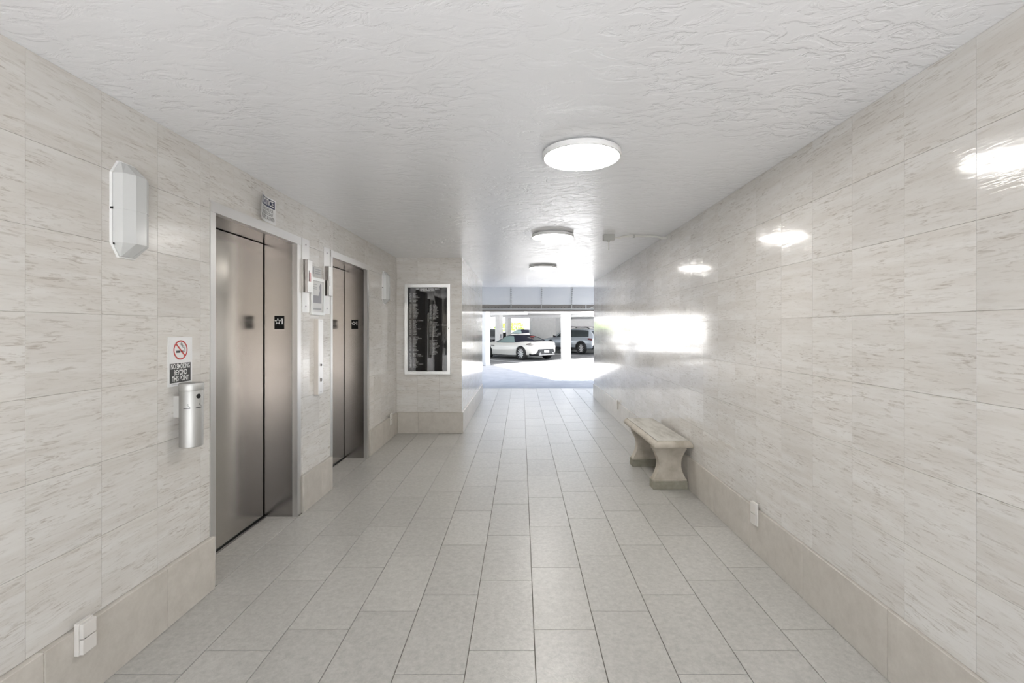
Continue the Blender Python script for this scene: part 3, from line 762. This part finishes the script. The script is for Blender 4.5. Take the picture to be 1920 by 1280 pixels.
for xa, xb in zip(xr, xr[1:]):
    rings = []
    for k in [i/14 for i in range(15)]:
        dy, dz = aw_pt(k); sag = lambda u: -.012*math.sin(math.pi*u)
        rings.append([(xa+(xb-xa)*u, dy+sag(u)*math.sin(R(90*k)), dz+sag(u)) for u in (0, .25, .5, .75, 1)]+[(xa+(xb-xa)*u, dy+sag(u)*math.sin(R(90*k))+.004, dz+.004+sag(u)) for u in (1, .75, .5, .25, 0)])
    MB().loft(rings).build('fabric_panel', FAB, aw, smooth=True)
for x in xr:
    rb = MB().tube([(x, aw_pt(i/14)[0]-.014, aw_pt(i/14)[1]-.016) for i in range(15)], .012, 8).build('rib', AW_M, aw, smooth=True)
    mb = MB()
    for i in range(26):
        dy, dz = aw_pt(.1+.88*i/25); mb.box(x-.022, x+.022, dy-.03, dy-.022, dz-.038, dz-.026)
    mb.build('lacing', LACE, rb)['kind'] = 'stuff'
MB().tube([(xr[0], 1.45, .0), (2.06, 1.45, .0)], .014, 8).build('upper_rail', AW_M, aw)
MB().tube([(xr[0], 1.45, -.122), (2.06, 1.45, -.122)], .014, 8).build('lower_rail', AW_M, aw)
MB().box(xr[0], 2.06, 1.475, 1.479, -.19, 0).build('valance', mat('taupe valance', (.34,.31,.28), .8), aw)
mb = MB()
for i in range(60):
    x = xr[0]+.05+i*.092
    if x < 2.03: mb.box(x, x+.014, 1.470, 1.4748, -.085, -.072)
mb.build('grommets', mat('dark grommet', (.05,.05,.05), .6), aw)['kind'] = 'stuff'
for x in xr+[1.79]: MB().box(x-.012, x+.012, 1.44, 1.464, -.122, 0).build('post', AW_M, aw)
MB().tube([(1.84, 1.44, -.13), (2.06, .35, .0)], .012, 8).build('side_brace', AW_M, aw)
MB().tube([(2.05, 0, .0), (2.05, 1.45, .0)], .014, 8).build('side_rail', AW_M, aw)
tag(aw, 'grey laced barrel awning on metal frame over the corridor exit', 'awning')

# ------------------------------------------------------------------ cars
def cr(pts, n):                # Catmull-Rom resample of tuples keyed on first value
    out = []
    for i in range(len(pts)-1):
        p0 = pts[max(i-1, 0)]; p1 = pts[i]; p2 = pts[i+1]; p3 = pts[min(i+2, len(pts)-1)]
        for k in range(n):
            t = k/n; out.append(tuple(.5*((2*b)+(-a+c)*t+(2*a-5*b+4*c-d)*t*t+(-a+3*b-3*c+d)*t**3) for a, b, c, d in zip(p0, p1, p2, p3)))
    out.append(pts[-1]); return out
def body_mesh(st, axles, arch_r, m, yw):
    rings = []
    for x, zb, zs, zt, w, wt in cr(st, 4):
        h = [(0,zb),(w*.86,zb),(w*.96,zb+.06),(w*.99,zb+(zs-zb)*.35),(w,zb+(zs-zb)*.62),(w*.975,zb+(zs-zb)*.86),(wt+(w-wt)*.35,zs),(wt*.72,zt-.012),(wt*.35,zt),(0,zt)]
        rings.append([(x, y, z) for y, z in h]+[(x, -y, z) for y, z in h[-2:0:-1]])
    o = MB().loft(rings).build('body', m)
    cut = MB()
    for ax, az in axles:
        for s in (-1, 1):
            cut.add(*cyl_y(ax, az, arch_r, s*(yw-.30), s*(yw+.4), 32))
    c = cut.build('cutter', m)
    md = o.modifiers.new('b', 'BOOLEAN'); md.object = c; md.operation = 'DIFFERENCE'; md.solver = 'EXACT'
    dg = bpy.context.evaluated_depsgraph_get(); dg.update(); me = bpy.data.meshes.new_from_object(o.evaluated_get(dg))
    bpy.data.objects.remove(o); bpy.data.objects.remove(c)
    me.polygons.foreach_set('use_smooth', [True]*len(me.polygons)); me.set_sharp_from_angle(angle=R(40))
    return me
def cyl_y(cx, cz, r, y0, y1, n):
    a = [(cx+r*math.cos(2*math.pi*k/n), y0, cz+r*math.sin(2*math.pi*k/n)) for k in range(n)]; b = [(x, y1, z) for x, _, z in a]
    return a+b, [(k, (k+1) % n, n+(k+1) % n, n+k) for k in range(n)]+[tuple(range(n))[::-1], tuple(range(n, 2*n))]
TYRE = mat('tyre rubber', (.02,.02,.02), .85); RIM_D = mat('dark alloy', (.06,.06,.065), .35, metal=.8); RIM_S = mat('silver alloy', (.72,.72,.73), .35, metal=.2)
CARGLASS = mat('tinted car glass', (.035,.045,.05), .05, spec=.8)
TEALGLASS = mat('pale side glass', (.20,.28,.28), .05, spec=.8)
def wheel(e, x, y, r, wd, n, spoke_m):
    s = 1 if y > 0 else -1
    M_ = Matrix.Translation((x, y, r)) @ Matrix.Rotation(R(-90*s), 4, 'X')      # local z outward
    w = MB().lathe([(r*.66,-wd/2),(r*.94,-wd/2),(r,-wd*.38),(r,wd*.38),(r*.94,wd/2),(r*.70,wd/2),(r*.66,wd*.44)], 36, M_, True).build('wheel', TYRE, e, smooth=True)
    MB().lathe([(.01,-wd*.2),(r*.68,-wd*.2),(r*.70,wd*.44),(r*.64,wd*.40),(r*.62,wd*.02),(.01,wd*.02)], 36, M_).build('rim', RIM_D, w, smooth=True)
    for k in range(n):
        a = 2*math.pi*k/n; mb = MB()
        q = [(.03,-.018),(r*.66,-.030),(r*.66,.030),(.03,.018)]
        f = lambda px, py, z: tuple(M_ @ Vector((px*math.cos(a)-py*math.sin(a), px*math.sin(a)+py*math.cos(a), z)))
        mb.loft([[f(px, py*.6, wd*.18) for px, py in q], [f(px, py*.6, wd*(.40 if px < .1 else .43)) for px, py in q]]).build('spoke', spoke_m, w)
def cabin(e, roof, wb, wr, m_top, name='roof'):
    """roof: (x, z_base, z_roof, base half width, roof half width)"""
    S = cr(roof, 4); rings = []
    for x, zb, zr, b, r_ in S:
        h = [(b, zb-.06), (b*.995, zb), (r_+(b-r_)*.22, zr-(zr-zb)*.22), (r_*.93, zr-(zr-zb)*.07), (r_*.5, zr-.004), (0, zr)]
        rings.append([(x, y, z) for y, z in h]+[(x, -y, z) for y, z in h[-2::-1]])
    o = MB().loft(rings).build(name, m_top, e, smooth=True)
    return o, rings
def patch(e, name, rings, i0, i1, j0, j1, m, off, inset=.06):
    """thin pane following the cabin skin between stations i0..i1 and skin columns j0..j1"""
    def P(i, j):
        a = max(0, min(int(i), len(rings)-2)); b = max(0, min(int(j), len(rings[0])-2)); fi, fj = i-a, j-b
        q = lambda r_, c: Vector(rings[r_][c])
        return q(a, b).lerp(q(a, b+1), fj).lerp(q(a+1, b).lerp(q(a+1, b+1), fj), fi)
    nu, nv = 14, 5; pts = []
    for v in range(nv+1):
        for u in range(nu+1):
            fu = u/nu; fv = v/nv
            lo = i0(fv) if callable(i0) else i0; hi = i1(fv) if callable(i1) else i1
            pts.append(P(lo+(hi-lo)*fu, j0+(j1-j0)*fv))
    c = sum((p for p in pts), Vector())/len(pts)
    w_ = nu+1
    nrm = (pts[nu]-pts[0]).cross(pts[-1]-pts[0]).normalized(); ctr = Vector((c.x, 0, c.z-.5))
    if nrm.dot(c-ctr) < 0: nrm = -nrm
    n0 = len(pts); allp = [p+nrm*off for p in pts]+[p-nrm*.01 for p in pts]; fs = []
    for v in range(nv):
        for u in range(nu):
            a = v*w_+u; fs += [(a, a+1, a+w_+1, a+w_), (n0+a, n0+a+w_, n0+a+w_+1, n0+a+1)]
    for u in range(nu): fs += [(u+1, u, n0+u, n0+u+1), (nv*w_+u, nv*w_+u+1, n0+nv*w_+u+1, n0+nv*w_+u)]
    for v in range(nv): a = v*w_; b = a+nu; fs += [(a, a+w_, n0+a+w_, n0+a), (b+w_, b, n0+b, n0+b+w_)]
    return MB().add(allp, fs).build(name, m, e, smooth=True)

def coupe(loc, rz, label, paint):
    e = empty('convertible_car', loc, rz)
    st = [(-2.26,.40,.74,.77,.52,.44),(-2.20,.30,.86,.885,.70,.58),(-2.0,.24,.925,.945,.87,.72),(-1.4,.20,.915,.96,.985,.78),(-.7,.17,.86,.91,.95,.79),(0,.16,.835,.90,.925,.79),
          (.7,.16,.83,.90,.925,.79),(1.05,.16,.83,.90,.945,.78),(1.4,.17,.82,.875,.965,.77),(1.9,.19,.74,.80,.93,.70),(2.25,.24,.62,.68,.80,.58),(2.4,.32,.50,.53,.55,.42)]
    me = body_mesh(st, [(-1.4,.345),(1.4,.345)], .375, paint, .97); me.name = 'body'; b = link('body', me, e)
    TOP = mat('navy soft top', (.02,.022,.035), .85, spec=.2)
    roof = [(-1.95,.90,.925,.62,.40),(-1.6,.90,1.02,.70,.47),(-1.2,.89,1.14,.755,.52),(-.7,.87,1.245,.775,.55),(-.25,.86,1.275,.775,.56),(.15,.86,1.25,.765,.55),(.5,.86,1.13,.755,.54),(.85,.87,.98,.72,.55),(1.05,.87,.89,.68,.54)]
    r_, rings = cabin(e, roof, .76, .55, TOP, 'soft_top')
    n = len(rings[0])
    for j0, j1 in ((1.05, 2.15), (n-2.05, n-3.15)):
        patch(e, 'side_window', rings, lambda f: 12+2.5*f, lambda f: 28-6*f, j0, j1, TEALGLASS, .008)
    patch(e, 'windshield', rings, 22.5, 30.5, 3.1, n-4.1, CARGLASS, .008)
    patch(e, 'rear_window', rings, 3, 8, 3.6, n-4.6, CARGLASS, .008)
    for x in (-1.4, 1.4):
        for y in (.86, -.86): wheel(e, x, y, .345, .25, 10, RIM_S)
    # rear: dark diffuser, tail lights, plate, exhausts
    DIF = mat('gloss black diffuser', (.015,.015,.017), .25)
    MB().loft([[(-1.96,-.84,.22),(-1.96,.84,.22),(-1.96,.90,.30),(-2.06,.72,.56),(-2.06,-.72,.56),(-1.96,-.90,.30)],[(-2.31,-.52,.24),(-2.31,.52,.24),(-2.31,.58,.31),(-2.285,.50,.56),(-2.285,-.50,.56),(-2.31,-.58,.31)]]).build('diffuser', DIF, e)
    MB().box(-2.34, -2.22, -.54, .54, .265, .285).build('splitter', mat('grey trim', (.5,.5,.5), .4), e)
    pl = MB().box(-2.315, -2.285, -.16, .16, .385, .50).build('license_plate', PRINT_W, e)
    mb = MB()
    for i in range(6): mb.box(-2.3165, -2.315, -.115+.04*i, -.090+.04*i, .415, .465)
    mb.build('plate_marks', mat('grey plate print', (.35,.37,.45), .5), pl)
    TL = mat('dark tail lamp', (.06,.035,.03), .2)
    for s in (-1, 1):
        MB().tube([(-1.80, s*.945, .80), (-1.94, s*.90, .775), (-2.10, s*.81, .765), (-2.23, s*.62, .76)], .016, 8).tube([(-1.80, s*.945, .80), (-1.95, s*.86, .85), (-2.05, s*.82, .865)], .012, 8).build('tail_light', TL, e)
        MB().lathe([(.055,0),(.055,.06),(.042,.06),(.042,.0)], 16, Matrix.Translation((-2.26, s*.44, .33)) @ Matrix.Rotation(R(-90), 4, 'Y'), True).build('exhaust_pipe', RIM_S, e)
        MB().loft([[(.86,s*.90,.90),(.92,s*.90,.90),(.92,s*.90,.95),(.86,s*.90,.95)],[(.84,s*1.05,.89),(.95,s*1.03,.89),(.93,s*1.03,.99),(.84,s*1.05,.99)]]).build('side_mirror', BLACK, e)
        MB().box(.80, 1.12, s*.945 if s > 0 else -.965, s*.965 if s < 0 and False else (.965 if s > 0 else -.945), .66, .70).build('side_strake', DIF, e)
        MB().box(-1.0, 1.0, min(s*.88, s*.945), max(s*.88, s*.945), .15, .21).build('side_sill', DIF, e)
    MB().box(-1.28, -1.14, -.10, .10, 1.165, 1.195).build('brake_light', mat('red brake lamp', (.40,.04,.03), .3), e)
    return tag(e, label, 'car')
WHITE_CAR = mat('pearl white paint', (.62,.61,.575), .2, coat=.6)
def heading(dx, dy): return math.atan2(dy, dx)
hd = heading(-.65, .76)
def place(ax, ay, hdg, back):          # rear axle at (ax, ay): origin is mid wheelbase
    return (ax+back*math.cos(hdg), ay+back*math.sin(hdg), GZ+.006)
def rear_center(wx, wy, hdg, half):    # from the near (left-hand) wheel to the axle centre
    return wx+half*math.sin(hdg), wy-half*math.cos(hdg)
# near side is the car's left side (y>0)
rc = rear_center(.04, 24.0, hd, -.86)
c1 = coupe(place(.04+.86*math.cos(hd-math.pi/2), 24.0+.86*math.sin(hd-math.pi/2), hd, 1.4), hd, 'white convertible sports car with navy soft top parked in the garage', WHITE_CAR)
c2 = copy_tree(c1); hd2 = heading(-.72, .69)
c2.location = G(23.6, 22.0, GZ+.005); c2.rotation_euler = (0, 0, hd2); c2.scale = (1.18, 1.18, 1.18); c2['label'] = 'distant white car with dark roof seen over the sports car'

def suv(loc, rz, label, paint):
    e = empty('suv_car', loc, rz)
    st = [(-2.28,.42,.92,.96,.70,.62),(-2.22,.34,1.02,1.06,.86,.74),(-1.95,.30,1.06,1.09,.92,.78),(-1.37,.28,1.05,1.08,.935,.79),(-.6,.26,1.02,1.06,.93,.79),(.3,.26,1.0,1.05,.925,.79),
          (.9,.26,1.0,1.05,.93,.79),(1.37,.28,.99,1.05,.935,.78),(1.9,.32,.93,.99,.91,.72),(2.30,.36,.84,.88,.80,.62),(2.48,.42,.70,.72,.62,.5)]
    me = body_mesh(st, [(-1.3725,.36),(1.3725,.36)], .41, paint, .93); me.name = 'body'; link('body', me, e)
    roof = [(-2.20,1.02,1.10,.74,.60),(-2.02,1.02,1.36,.77,.60),(-1.8,1.02,1.53,.79,.61),(-1.3,1.01,1.595,.80,.62),(-.5,1.0,1.62,.80,.63),(.2,1.0,1.60,.79,.62),(.6,1.0,1.50,.78,.61),(1.0,1.0,1.27,.755,.60),(1.38,1.0,1.04,.72,.6)]
    r_, rings = cabin(e, roof, .8, .62, paint, 'roof'); n = len(rings[0])
    for j0, j1 in ((1.12, 2.25), (n-2.12, n-3.25)):
        patch(e, 'side_window', rings, lambda f: 7+1.5*f, lambda f: 29-6.5*f, j0, j1, CARGLASS, .010)
    patch(e, 'windshield', rings, 23.5, 31, 2.9, n-3.9, CARGLASS, .010)
    patch(e, 'rear_window', rings, 1.2, 6, 2.9, n-3.9, CARGLASS, .010)
    CL = mat('black cladding', (.018,.019,.021), .6)
    for x in (-1.3725, 1.3725):
        for y in (.83, -.83): wheel(e, x, y, .36, .235, 10, RIM_S)
        for s in (-1, 1):
            rings2 = []
            for k in range(15):
                a = R(-8+196*k/14); ca, sa = math.cos(a), math.sin(a)
                rings2.append([(x+.40*ca, s*.90, .36+.40*sa), (x+.40*ca, s*.955, .36+.40*sa), (x+.475*ca, s*.952, .36+.475*sa), (x+.475*ca, s*.90, .36+.475*sa)])
            MB().loft(rings2).build('wheel_arch', CL, e)
    for s in (-1, 1):
        MB().box(-.95, .95, min(s*.86, s*.945), max(s*.86, s*.945), .25, .40).build('side_cladding', CL, e, bevel=.015)
        rl = MB().tube([(-1.75, s*.56, 1.60), (-1.55, s*.575, 1.665), (-.4, s*.585, 1.69), (.35, s*.58, 1.67), (.5, s*.57, 1.61)], .028, 8).build('roof_rail', CL, e, smooth=True)
        MB().loft([[(-1.95,s*.915,.90),(-2.20,s*.86,.84),(-2.20,s*.86,.98),(-1.95,s*.90,1.0)],[(-1.95,s*.94,.90),(-2.26,s*.87,.84),(-2.26,s*.86,.98),(-1.95,s*.925,1.0)]]).build('tail_light', mat('dark red tail lamp', (.09,.015,.02), .2), e)
        MB().loft([[(2.05,s*.84,.80),(2.40,s*.64,.74),(2.40,s*.62,.82),(2.05,s*.82,.90)],[(2.05,s*.90,.80),(2.46,s*.66,.74),(2.44,s*.64,.82),(2.05,s*.88,.90)]]).build('head_light', mat('clear head lamp', (.6,.62,.65), .1), e)
        MB().loft([[(.90,s*.88,1.02),(1.0,s*.88,1.02),(1.0,s*.88,1.08),(.90,s*.88,1.08)],[(.88,s*1.08,1.0),(1.02,s*1.05,1.0),(1.0,s*1.05,1.15),(.88,s*1.08,1.15)]]).build('side_mirror', BLACK, e)
    MB().box(-2.34, -2.1, -.80, .80, .32, .56).build('rear_bumper', CL, e, bevel=.03); MB().box(2.25, 2.50, -.62, .62, .34, .56).build('front_bumper', CL, e, bevel=.03)
    MB().box(2.44, 2.49, -.45, .45, .60, .76).build('grille', CL, e, bevel=.01)
    for s in (-.3, .45): MB().box(.1 if s > 0 else -1.05, .22 if s > 0 else -.9, -.6, .6, 1.655, 1.685).build('cross_bar', AW_M, e)
    return tag(e, label, 'car')
SILVER = mat('ice silver paint', (.42,.46,.51), .25, metal=.35, coat=.8)
hs = heading(-.643, .766)
suv(place(3.79+.83*math.cos(hs-math.pi/2), 29.6+.83*math.sin(hs-math.pi/2), hs, 1.3725), hs, 'silver wagon with black roof rails parked right of the white column', SILVER)
DARKCAR = mat('dark slate paint', (.05,.055,.065), .2, coat=.8)
suv((-2.45, 33.0, GZ+.006), heading(.40, -.92), 'dark car facing out beside the left garage column', DARKCAR)
